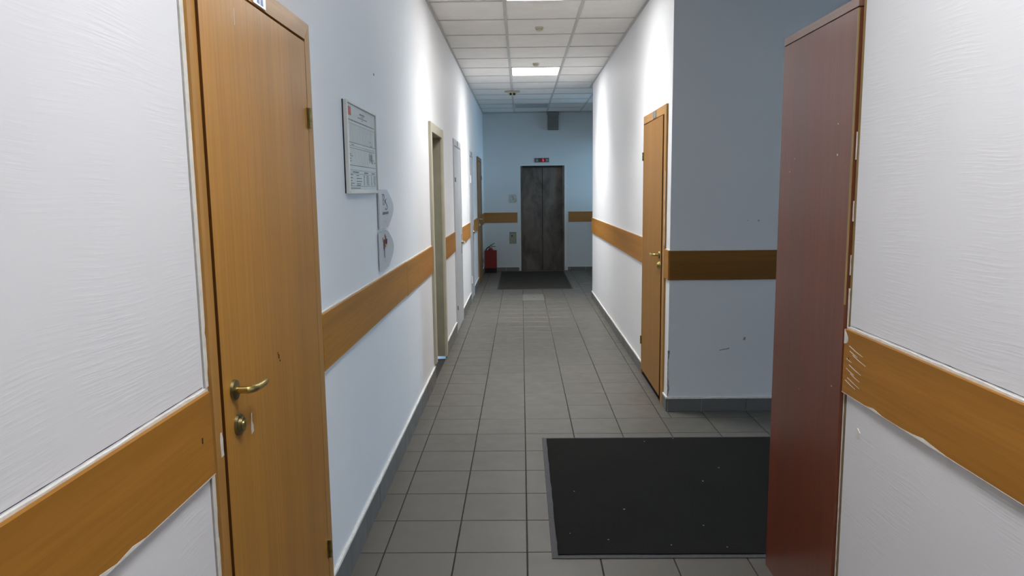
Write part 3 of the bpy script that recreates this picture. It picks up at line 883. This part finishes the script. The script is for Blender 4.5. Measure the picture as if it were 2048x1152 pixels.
# floor indicator over the elevator
fi = thing('floor_indicator', 'steel floor indicator with a red digit above the elevator door', 'indicator', (0.385, YE, 2.01))
pl = MB().box(0.250, 0.519, YE-0.012, YE, 2.010, 2.092, 0.002).build('face_plate', M['steel'], fi)
MB().box(0.322, 0.452, YE-0.0135, YE-0.0118, 2.020, 2.084).build('display_window', M['led_bg'], fi)
mb = MB()
dx, dz, w, hgt, t = 0.398, 2.031, 0.024, 0.044, 0.006
for (a, b, c, d) in [(0, w, 0, t), (0, w, hgt/2-t/2, hgt/2+t/2), (0, w, hgt-t, hgt), (0, t, 0, hgt), (w-t, w, 0, hgt/2)]:
    mb.box(dx+a, dx+b, YE-0.0145, YE-0.0134, dz+c, dz+d)
mb.build('red_digit', M['led'], fi)
for x, s in ((0.297, 1), (0.481, -1)):
    MB().slab([(x-0.011, YE-0.012, 2.05-0.010*s), (x+0.011, YE-0.012, 2.05-0.010*s), (x, YE-0.012, 2.05+0.012*s)], (0, -1, 0), 0.0015).build('arrow_lens', M['led_w'], fi)

# call button plate
cb = thing('call_button_box', 'olive grey elevator call plate with one black button', 'call button', (-0.162, YE, 0.515))
MB().box(-0.228, -0.098, YE-0.010, YE, 0.515, 0.730, 0.002).build('face_plate', M['callbox'], cb)
mb = MB().cyl((-0.182, YE-0.010, 0.660), (-0.182, YE-0.018, 0.660), 0.013, 0.012, 18); mb.build('button', M['black'], cb, smooth=True)
MB().box(-0.226, -0.10, YE-0.012, YE-0.0095, 0.712, 0.728).build('top_lip', M['grille'], cb)

# faded notice
fn = thing('faded_notice', 'small faded paper notice taped beside the elevator', 'notice', (-0.16, YE, 1.27))
MB().slab([(-0.238, YE, 1.275), (-0.095, YE, 1.268), (-0.078, YE, 1.30), (-0.082, YE, 1.37), (-0.10, YE, 1.432), (-0.236, YE, 1.430)], (0, -1, 0), 0.002).build('sheet', M['paper_old'], fn)
mb = MB()
r = random.Random(2)
for k in range(7):
    x = -0.215+r.uniform(0, 0.07); z = 1.30+0.016*k
    mb.box(x, x+r.uniform(0.02, 0.06), YE-0.0027, YE-0.0019, z, z+0.005)
mb.build('faded_print', M['ink_brown'], fn)['kind'] = 'stuff'

# grey duct box below the ceiling
vb = thing('duct_box', 'dull grey metal box under the ceiling above the elevator', 'duct', (0.59, YE, 2.594))
MB().box(0.492, 0.690, YE-0.09, YE, 2.594, CZ-0.005, 0.004).build('body', M['grille'], vb)
MB().box(0.482, 0.700, YE-0.10, YE, CZ-0.045, CZ-0.006, 0.003).build('collar', M['plenum'], vb)
for k in range(6):
    MB().box(0.510, 0.672, YE-0.094, YE-0.089, 2.63+0.035*k, 2.645+0.035*k, 0.001).build('louvre', M['grille'], vb)

# ------------------------------------------------------------------ fire extinguisher in a red stand
st = thing('extinguisher_stand', 'red metal box stand on black feet in the end corner', 'stand', (-0.575, 13.47, 0))
X0, X1, Y0, Y1 = -0.684, -0.466, 13.38, 13.56
mb = MB()
mb.box(X0, X1, Y0, Y0+0.004, 0.085, 0.405).box(X0, X1, Y1-0.004, Y1, 0.085, 0.405)
mb.box(X0, X0+0.004, Y0+0.004, Y1-0.004, 0.085, 0.405).box(X1-0.004, X1, Y0+0.004, Y1-0.004, 0.085, 0.405)
mb.box(X0+0.004, X1-0.004, Y0+0.004, Y1-0.004, 0.085, 0.09)
mb.build('box', M['redpaint'], st)
MB().box(X0-0.002, X1+0.002, Y0-0.003, Y0-0.0005, 0.395, 0.409).build('rim', M['redpaint'], st)
for (x, y) in ((X0+0.018, Y0+0.018), (X1-0.018, Y0+0.018), (X0+0.018, Y1-0.018), (X1-0.018, Y1-0.018)):
    MB().box(x-0.014, x+0.014, y-0.014, y+0.014, 0.0, 0.0848).build('foot', M['black'], st)
MB().box(X0+0.03, X1-0.03, Y0+0.03, Y1-0.03, 0.012, 0.0848).build('base_block', M['black'], st)
ex = thing('fire_extinguisher', 'red fire extinguisher with black hose standing in the red stand', 'extinguisher', (-0.577, 13.47, 0.0905))
cx, cyy, b0 = -0.577, 13.47, 0.0905
MB().lathe([(0.066, 0), (0.070, 0.006), (0.070, 0.26), (0.066, 0.30), (0.050, 0.335), (0.028, 0.352), (0.024, 0.37)], (cx, cyy, b0)).build('cylinder', M['redpaint'], ex, smooth=True)
MB().cyl((cx, cyy, b0+0.37), (cx, cyy, b0+0.40), 0.018, 0.016, 18).build('valve', M['brass_dark'], ex, smooth=True)
MB().tube([(cx-0.012, cyy, b0+0.402), (cx+0.03, cyy, b0+0.424), (cx+0.075, cyy, b0+0.452)], [0.007, 0.006, 0.005], 10).build('lever', M['black'], ex, smooth=True)
MB().tube([(cx-0.005, cyy, b0+0.395), (cx+0.04, cyy, b0+0.392), (cx+0.09, cyy, b0+0.386)], [0.007, 0.006, 0.005], 10).build('carry_handle', M['black'], ex, smooth=True)
MB().tube([(cx-0.012, cyy, b0+0.39), (cx-0.045, cyy-0.01, b0+0.375), (cx-0.080, cyy-0.02, b0+0.345), (cx-0.094, cyy-0.025, b0+0.30), (cx-0.094, cyy-0.025, b0+0.12)], 0.010, 10).build('hose', M['black'], ex, smooth=True)
MB().cyl((cx, cyy-0.018, b0+0.39), (cx, cyy-0.030, b0+0.39), 0.014, n=16).build('gauge', M['chrome'], ex, smooth=True)

# ------------------------------------------------------------------ wardrobe
WY0, WY1, WX0, WX1 = 2.1795, 2.774, 0.968, 1.87
wd = thing('wardrobe', 'tall mahogany laminate wardrobe standing at the side hall opening', 'wardrobe', (1.42, 2.477, 0))
sd = MB().box(WX0, WX0+0.018, WY0, WY1, 0.0, 2.010, 0.001).build('side_panel', M['red'], wd)
MB().box(WX1-0.018, WX1, WY0, WY1, 0.0, 2.010, 0.001).build('side_panel', M['red'], wd)
MB().box(WX0, WX1, WY0, WY1, 2.0125, 2.040, 0.001).build('top_panel', M['red_edge'], wd)
MB().box(WX0+0.003, WX1-0.003, WY0+0.003, WY1-0.003, 2.0105, 2.0122).build('shadow_joint', M['gap'], wd)
MB().box(WX0+0.0185, WX1-0.0185, WY0+0.001, WY0+0.006, 0.08, 2.008).build('back_panel', M['red'], wd)
MB().box(WX0+0.0185, WX1-0.0185, WY0+0.007, WY1-0.02, 0.06, 0.076).build('bottom_panel', M['red'], wd)
MB().box(WX0+0.0185, WX1-0.0185, WY1-0.05, WY1-0.034, 0.0, 0.058).build('plinth', M['red'], wd)
xm = (WX0+WX1)/2
for (a, b, hx) in ((WX0+0.0195, xm-0.0015, xm-0.035), (xm+0.0015, WX1-0.0195, xm+0.035)):
    dr = MB().box(a, b, WY1-0.018, WY1-0.0005, 0.078, 2.006, 0.001).build('door', M['red'], wd)
    MB().tube([(hx, WY1-0.001, 0.98), (hx, WY1+0.022, 0.985), (hx, WY1+0.025, 1.04), (hx, WY1+0.022, 1.095), (hx, WY1-0.001, 1.10)], 0.005, 8).build('handle', M['chrome'], dr, smooth=True)
mb = MB()
for (y, z, s) in [(2.275, 1.595, 0.005), (2.67, 1.555, 0.003), (2.63, 1.60, 0.002), (2.28, 1.69, 0.003), (2.24, 0.88, 0.003), (2.5, 0.8, 0.002)]:
    mb.slab([(WX0, y, z), (WX0, y+s, z+s*0.4), (WX0, y+s*0.7, z+s*1.6), (WX0, y-s*0.3, z+s)], (-1, 0, 0), 0.0004)
mb.build('paint_fleck', M['caulk'], sd)['kind'] = 'stuff'
mb = MB()
mb.box(WX0-0.0006, WX0+0.004, WY0-0.0006, WY0+0.0035, 1.15, 2.008)
mb.build('edge_band', M['oldwood'], sd)

# ------------------------------------------------------------------ mats
def mat_rug(name, label, x0, x1, y0, y1, pile, bw):
    t = thing(name, label, 'mat', ((x0+x1)/2, (y0+y1)/2, 0))
    MB().box(x0, x1, y0, y1, 0.0002, 0.004, 0.0012).build('rubber_border', M['rubber'], t)
    bm = MB()
    # pile slab with a slightly wavering outline
    r = random.Random(int(abs(x0)*100)+3)
    per = []
    for a in frange(0, 1, 0.04): per.append((x0+bw+(x1-x0-2*bw)*a, y0+bw+r.uniform(-1, 1)*0.0018))
    for a in frange(0, 1, 0.04)[1:]: per.append((x1-bw+r.uniform(-1, 1)*0.0018, y0+bw+(y1-y0-2*bw)*a))
    for a in frange(0, 1, 0.04)[1:]: per.append((x1-bw-(x1-x0-2*bw)*a, y1-bw+r.uniform(-1, 1)*0.0018))
    for a in frange(0, 1, 0.04)[1:-1]: per.append((x0+bw+r.uniform(-1, 1)*0.0018, y1-bw-(y1-y0-2*bw)*a))
    bm.slab([(x, y, 0.0038) for x, y in per], (0, 0, 1), 0.005)
    bm.build('pile', M[pile], t)
    return t
m1 = mat_rug('entrance_mat', 'large charcoal entrance mat with grey rubber edge beside the wardrobe', 0.112, 2.55, 2.822, 4.292, 'pile', 0.026)
mb = MB()
for (x, y) in [(0.25, 3.48), (0.47, 3.27), (0.20, 3.03), (0.36, 2.97), (1.05, 3.78), (0.92, 3.6), (0.62, 2.92), (0.85, 2.9), (0.72, 4.2), (0.9, 4.25), (0.8, 3.1)]:
    s = random.uniform(0.002, 0.004)
    mb.box(x-s, x+s, y-s*0.6, y+s*0.6, 0.0088, 0.0098)
mb.build('lint', M['lint'], m1)['kind'] = 'stuff'
mat_rug('elevator_mat', 'grey floor mat lying in front of the elevator door', -0.392, 0.782, 11.06, 13.50, 'pile2', 0.02)

# ------------------------------------------------------------------ floor hatch cover
fh = thing('floor_cover', 'pale rectangular floor cover with a dark finger hole before the elevator mat', 'floor cover', (0.157, 10.22, 0))
MB().box(0.008, 0.308, 9.935, 10.50, 0.0003, 0.003, 0.001).build('plate', M['hatch'], fh)
MB().cyl((0.165, 10.19, 0.002), (0.165, 10.19, 0.0036), 0.016, n=16).build('finger_hole', M['grout'], fh)

# ------------------------------------------------------------------ ceiling lights and detectors
def luminaire(cell, glow, label, group):
    x0, x1, y0, y1 = cell
    t = thing('ceiling_light', label, 'ceiling light', ((x0+x1)/2, (y0+y1)/2, CZ), group)
    a = 0.0125
    fr = MB()
    for (p, q, u, v) in ((x0+a, x1-a, y0+a, y0+a+0.012), (x0+a, x1-a, y1-a-0.012, y1-a), (x0+a, x0+a+0.012, y0+a+0.012, y1-a-0.012), (x1-a-0.012, x1-a, y0+a+0.012, y1-a-0.012)):
        fr.box(p, q, u, v, CZ-0.001, CZ+0.07)
    fr.build('housing', M['lampbody'], t)
    MB().box(x0+0.025, x1-0.025, y0+0.025, y1-0.025, CZ+0.001, CZ+0.006).build('diffuser', M['lamp'] if glow else M['lamp_off'], t)
    MB().box(x0+a, x1-a, y0+a, y1-a, CZ+0.070, CZ+0.074).build('back_plate', M['lampbody'], t)
    if glow:
        l = bpy.data.lights.new('lamp_light', 'AREA')
        l.shape = 'SQUARE'; l.size = 0.54; l.energy = glow
        l.color = (1.0, 0.995, 0.985); l.spread = math.radians(118)
        lo_ = bpy.data.objects.new('lamp_light', l)
        lo_.location = (0, 0, -0.0015)
        lo_.parent = t
        COL.objects.link(lo_)
    return t
labels = {-1: 'glowing square ceiling panel light nearer the framed notice', 5: 'glowing square ceiling panel light closer to the elevator', 11: 'unlit dark square ceiling panel light by the elevator wall', -8: 'glowing square ceiling panel light over the corridor start'}
for row, cell in lamp_cells.items():
    luminaire(cell, LAMP_WATTS.get(row), labels[row], 'ceiling panel lights')
def detector(x, y, label, group):
    t = thing('smoke_detector', label, 'smoke detector', (x, y, CZ+0.0045), group)
    MB().lathe([(0.038, 0.0), (0.038, -0.008), (0.034, -0.012)], (x, y, CZ+0.0045), 28).build('base', M['detector'], t, smooth=True)
    MB().lathe([(0.031, -0.0122), (0.029, -0.026), (0.020, -0.031), (0.008, -0.033)], (x, y, CZ+0.0045), 28).build('sensor_head', M['detector'], t, smooth=True)
    MB().lathe([(0.0315, -0.017), (0.0315, -0.020)], (x, y, CZ+0.0045), 28).build('vent_ring', M['brass_dark'], t)
detector(0.172, 6.66, 'cream smoke detector on a tile between the two lit panels', 'smoke detectors')
detector(0.180, 8.50, 'cream smoke detector right against the lit panel closer to the elevator', 'smoke detectors')
em = thing('emergency_light', 'small cream ceiling fitting with two dark lenses hanging from the grid', 'emergency light', (-0.116, 10.78, CZ-0.002))
MB().box(-0.226, -0.006, 10.745, 10.815, CZ-0.014, CZ-0.0015, 0.003).build('mount_plate', M['detector'], em)
MB().box(-0.176, -0.056, 10.75, 10.81, CZ-0.052, CZ-0.0145, 0.006).build('body', M['detector'], em)
for x in (-0.139, -0.089):
    MB().cyl((x, 10.752, CZ-0.040), (x, 10.742, CZ-0.042), 0.017, 0.016, 18).build('lens', M['black'], em, smooth=True)
MB().cyl((-0.114, 10.78, CZ-0.052), (-0.114, 10.78, CZ-0.082), 0.012, 0.009, 14).build('indicator_stem', M['detector'], em, smooth=True)

# ------------------------------------------------------------------ framed evacuation notice
NB0, NB1, NZ0, NZ1 = 2.920, 3.515, 1.496, 1.866
nb = thing('framed_notice', 'silver framed printed notice with red corner stamp and small tables', 'notice board', (XL, (NB0+NB1)/2, NZ0))
FN = 0.018
for (a, b, c, d) in ((NB0, NB0+0.022, NZ0, NZ1), (NB1-0.014, NB1, NZ0, NZ1), (NB0+0.022, NB1-0.014, NZ0, NZ0+0.014), (NB0+0.022, NB1-0.014, NZ1-0.010, NZ1)):
    LW.box(MB(), 0.0, FN, a, b, c, d, 0.0015).build('frame_bar', M['alu'], nb)
LW.box(MB(), 0.001, 0.012, NB0+0.0222, NB1-0.0142, NZ0+0.0142, NZ1-0.0102).build('sheet', M['paper'], nb)
def ink(rects, mat, nm):
    mb = MB()
    W_, H_ = NB1-NB0-0.04, NZ1-NZ0-0.026
    for (u0, u1, v0, v1) in rects:
        LW.box(mb, 0.0119, 0.0125, NB0+0.024+u0*W_, NB0+0.024+u1*W_, NZ1-0.012-v1*H_, NZ1-0.012-v0*H_)
    return mb.build(nm, M[mat], nb)
ink([(0.015, 0.13, 0.025, 0.125)], 'ink_red', 'red_stamp')
r = random.Random(77)
L = []
L += [(0.42, 0.60, 0.055, 0.075), (0.47, 0.55, 0.088, 0.098), (0.36, 0.68, 0.108, 0.120), (0.49, 0.53, 0.132, 0.142)]
for k in range(26):
    u = 0.02+k*0.037
    L.append((u, u+r.uniform(0.018, 0.033), 0.168, 0.183))
L += [(0.01, 0.985, 0.213, 0.217), (0.01, 0.985, 0.432, 0.440), (0.01, 0.95, 0.472, 0.477), (0.01, 0.95, 0.496, 0.503), (0.01, 0.985, 0.70, 0.708), (0.01, 0.985, 0.756, 0.760), (0.01, 0.985, 0.80, 0.804), (0.03, 0.985, 0.945, 0.950)]
L += [(0.01, 0.014, 0.213, 0.70), (0.975, 0.979, 0.213, 0.45)]
for k in range(8): L.append((0.72+0.018*k+r.uniform(-.004, .004), 0.727+0.018*k, 0.50+r.uniform(0, 0.05), 0.58+r.uniform(0, 0.08)))
for (u, v) in ((0.02, 0.57), (0.06, 0.59), (0.03, 0.62), (0.05, 0.65), (0.75, 0.37), (0.78, 0.42), (0.12, 0.455), (0.86, 0.60), (0.90, 0.63), (0.02, 0.695)):
    L.append((u, u+r.uniform(0.03, 0.08), v, v+0.010))
L += [(0.13, 0.32, 0.773, 0.789), (0.52, 0.66, 0.773, 0.789), (0.80, 0.93, 0.773, 0.789)]
for k, v in enumerate((0.815, 0.85, 0.885, 0.915, 0.935)):
    L.append((0.03, 0.03+r.uniform(0.05, 0.14), v-0.004, v+0.006))
    L.append((0.24, 0.24+r.uniform(0.08, 0.18), v, v+0.010))
for k in range(13):
    v = 0.812+0.0098*k
    L.append((0.49, 0.49+r.uniform(0.02, 0.05), v, v+0.005)); L.append((0.58+r.uniform(0, 0.03), 0.66+r.uniform(0, 0.05), v, v+0.005))
    L.append((0.77, 0.77+r.uniform(0.02, 0.05), v, v+0.005)); L.append((0.86+r.uniform(0, 0.03), 0.94+r.uniform(0, 0.03), v, v+0.005))
L.append((0.04, 0.36, 0.968, 0.980))
ink(L, 'ink', 'print')
ink([(0.10+0.045*k, 0.103+0.045*k, 0.22, 0.43) for k in range(18)]+[(0.10+0.045*k, 0.103+0.045*k, 0.51, 0.69) for k in range(14)], 'ink_pale', 'faint_table_lines')
mb = MB(); LW.box(mb, 0.0130, 0.0138, NB0+0.0224, NB1-0.0144, NZ0+0.0144, NZ1-0.0104); mb.build('glass_cover', M['glass'], nb)
LW.box(MB(), -0.0, 0.004, NB0-0.004, NB0, NZ0+0.002, NZ1).build('frame_shadow', M['gap'], nb)  # dark strip standing in for the shadow behind the frame

# ------------------------------------------------------------------ two arrow-shaped plates
def arrow_plate(y0, y1, z0, z1, label):
    t = thing('arrow_plate', label, 'direction plate', (XL, (y0+y1)/2, z0), 'arrow plates under the framed notice')
    W_, H_ = y1-y0, z1-z0
    out = [(y0, z0), (y0+0.56*W_, z0)]
    pa, pb, pc = (y0+0.56*W_, z0), (y1, (z0+z1)/2), (y0+0.56*W_, z1)
    for k in range(1, 8):
        a = k/8
        out.append((pa[0]+(pb[0]-pa[0])*math.sin(a*math.pi/2), pa[1]+(pb[1]-pa[1])*a))
    out.append(pb)
    for k in range(7, 0, -1):
        a = k/8
        out.append((pc[0]+(pb[0]-pc[0])*math.sin(a*math.pi/2), pc[1]+(pb[1]-pc[1])*a))
    out += [(y0+0.56*W_, z1), (y0, z1)]
    MB().slab([LW.p(0.004, y, z) for y, z in out], (1, 0, 0), 0.008).build('plate', M['acryl'], t)
    LW.box(MB(), 0.0, 0.004, y0+0.02, y0+0.10, z0+0.03, z1-0.03).build('tape_pad', M['ink'], t)
    return t
N0 = 0.0121
def strokes(t, polys, mat, nm, rad=0.003):
    mb = MB()
    for pl_, rd in polys:
        mb.tube([LW.p(N0, y, z) for y, z in pl_], rd, 6, up=(1, 0, 0))
    mb.build(nm, M[mat], t)
a1 = arrow_plate(3.548, 3.93, 1.322, 1.513, 'white arrow plate with dark script initials beneath the framed notice')
# tall script initials
yo, zo = 3.632, 1.490
strokes(a1, [
    ([(yo-0.012, zo), (yo+0.010, zo-0.002), (yo+0.012, zo-0.030), (yo+0.010, zo-0.052)], 0.0019),
    ([(yo-0.012, zo), (yo+0.03, zo+0.001), (yo+0.048, zo-0.010), (yo+0.044, zo-0.022), (yo+0.012, zo-0.027)], 0.0019),
    ([(yo+0.012, zo-0.027), (yo+0.055, zo-0.030), (yo+0.050, zo-0.048), (yo+0.012, zo-0.053)], 0.0017),
    ([(yo+0.100, zo-0.024), (yo+0.075, zo-0.026), (yo+0.066, zo-0.036), (yo+0.10, zo-0.050), (yo+0.118, zo-0.062), (yo+0.105, zo-0.076), (yo+0.080, zo-0.077), (yo+0.074, zo-0.070)], 0.0022)], 'ink', 'script_initials')
r = random.Random(5)
mb = MB()
for k in range(13):
    y = 3.622+k*0.0125
    LW.box(mb, 0.0119, 0.0125, y, y+r.uniform(0.005, 0.0095), 1.389-0.0, 1.402+(0.004 if k in (0, 3, 11) else 0))
mb.build('small_print', M['ink'], a1)
mb = MB()
for k, (a, b, c, d) in enumerate([(0, .004, 0, .016), (.016, .028, 0, .003), (.016, .019, 0, .013), (.026, .029, 0, .013), (.034, .046, .010, .013), (.039, .042, 0, .013)]):
    LW.box(mb, 0.0119, 0.0125, 3.665+a, 3.665+b, 1.346+c, 1.346+d)
mb.build('floor_print', M['ink_pale'], a1)
a2 = arrow_plate(3.530, 3.91, 1.120, 1.306, 'white arrow plate with a purple and gold emblem just above the wall rail')
yo, zo = 3.60, 1.29
strokes(a2, [
    ([(yo+0.055, zo), (yo+0.062, zo-0.018), (yo+0.050, zo-0.040), (yo+0.045, zo-0.058)], 0.0034),
    ([(yo+0.085, zo-0.012), (yo+0.070, zo-0.022), (yo+0.055, zo-0.034), (yo+0.040, zo-0.060)], 0.0034),
    ([(yo+0.0, zo-0.012), (yo+0.010, zo-0.030), (yo+0.030, zo-0.048), (yo+0.044, zo-0.066)], 0.0028),
    ([(yo+0.030, zo-0.024), (yo+0.040, zo-0.044), (yo+0.034, zo-0.070)], 0.0044)], 'ink_brown', 'emblem_lines')
strokes(a2, [([(yo+0.088, zo-0.024), (yo+0.082, zo-0.036), (yo+0.078, zo-0.048)], 0.0075)], 'ink_purple', 'emblem_purple')
strokes(a2, [([(yo+0.060, zo-0.058), (yo+0.085, zo-0.058), (yo+0.105, zo-0.056)], 0.0045)], 'ink_gold', 'emblem_gold')
strokes(a2, [
    ([(yo+0.026, zo-0.060), (yo+0.028, zo-0.085), (yo+0.022, zo-0.110)], 0.0017),
    ([(yo+0.044, zo-0.066), (yo+0.048, zo-0.090), (yo+0.044, zo-0.118)], 0.0015),
    ([(yo+0.010, zo-0.045), (yo+0.016, zo-0.066), (yo+0.026, zo-0.080)], 0.0024)], 'ink', 'emblem_stems')
mb = MB()
for (a, b, c, d) in [(0, .012, 0, .003), (0, .012, .012, .015), (.009, .012, .006, .015), (.018, .03, .010, .013), (.018, .021, 0, .013), (.027, .03, 0, .013)]:
    LW.box(mb, 0.0119, 0.0125, 3.645+a, 3.645+b, 1.148+c, 1.148+d)
mb.build('floor_print', M['ink_pale'], a2)

# ------------------------------------------------------------------ daylight openings at the hall ends
w1 = thing('window_1', 'small white framed window at the end of the elevator hall', 'window', (XH2+0.05, 12.7, 1.2), kind='structure')
for (a, b, c, d) in ((12.42, 12.45, 1.2, 2.3), (12.95, 12.98, 1.2, 2.3), (12.45, 12.95, 1.2, 1.23), (12.45, 12.95, 2.27, 2.3)):
    MB().box(XH2+0.03, XH2+0.09, a, b, c, d, 0.002).build('window_frame', M['lampbody'], w1)
MB().box(XH2+0.057, XH2+0.063, 12.45, 12.95, 1.23, 2.27).build('pane', M['glass'], w1)
d8 = thing('door_8', 'glazed entrance door at the end of the side hall', 'door', (XH+0.05, 4.33, 0), kind='structure')
for (a, b, c, d) in ((3.90, 3.95, 0.01, 2.2), (4.71, 4.76, 0.01, 2.2), (3.95, 4.71, 0.01, 0.12), (3.95, 4.71, 2.13, 2.2), (3.95, 4.71, 1.02, 1.07)):
    MB().box(XH+0.03, XH+0.09, a, b, c, d, 0.002).build('door_frame', M['lampbody'], d8)
for (c, d) in ((0.12, 1.02), (1.07, 2.13)):
    MB().box(XH+0.057, XH+0.063, 3.95, 4.71, c, d).build('pane', M['glass'], d8)
tag(MB().box(XH+WT, XH+6, -2, 9, -0.25, -0.15).build('ground_outside', M['concrete']), 'grey paving outside the entrance', 'ground', kind='structure')

for o in list(bpy.data.objects):
    if '_base' in o: del o['_base']
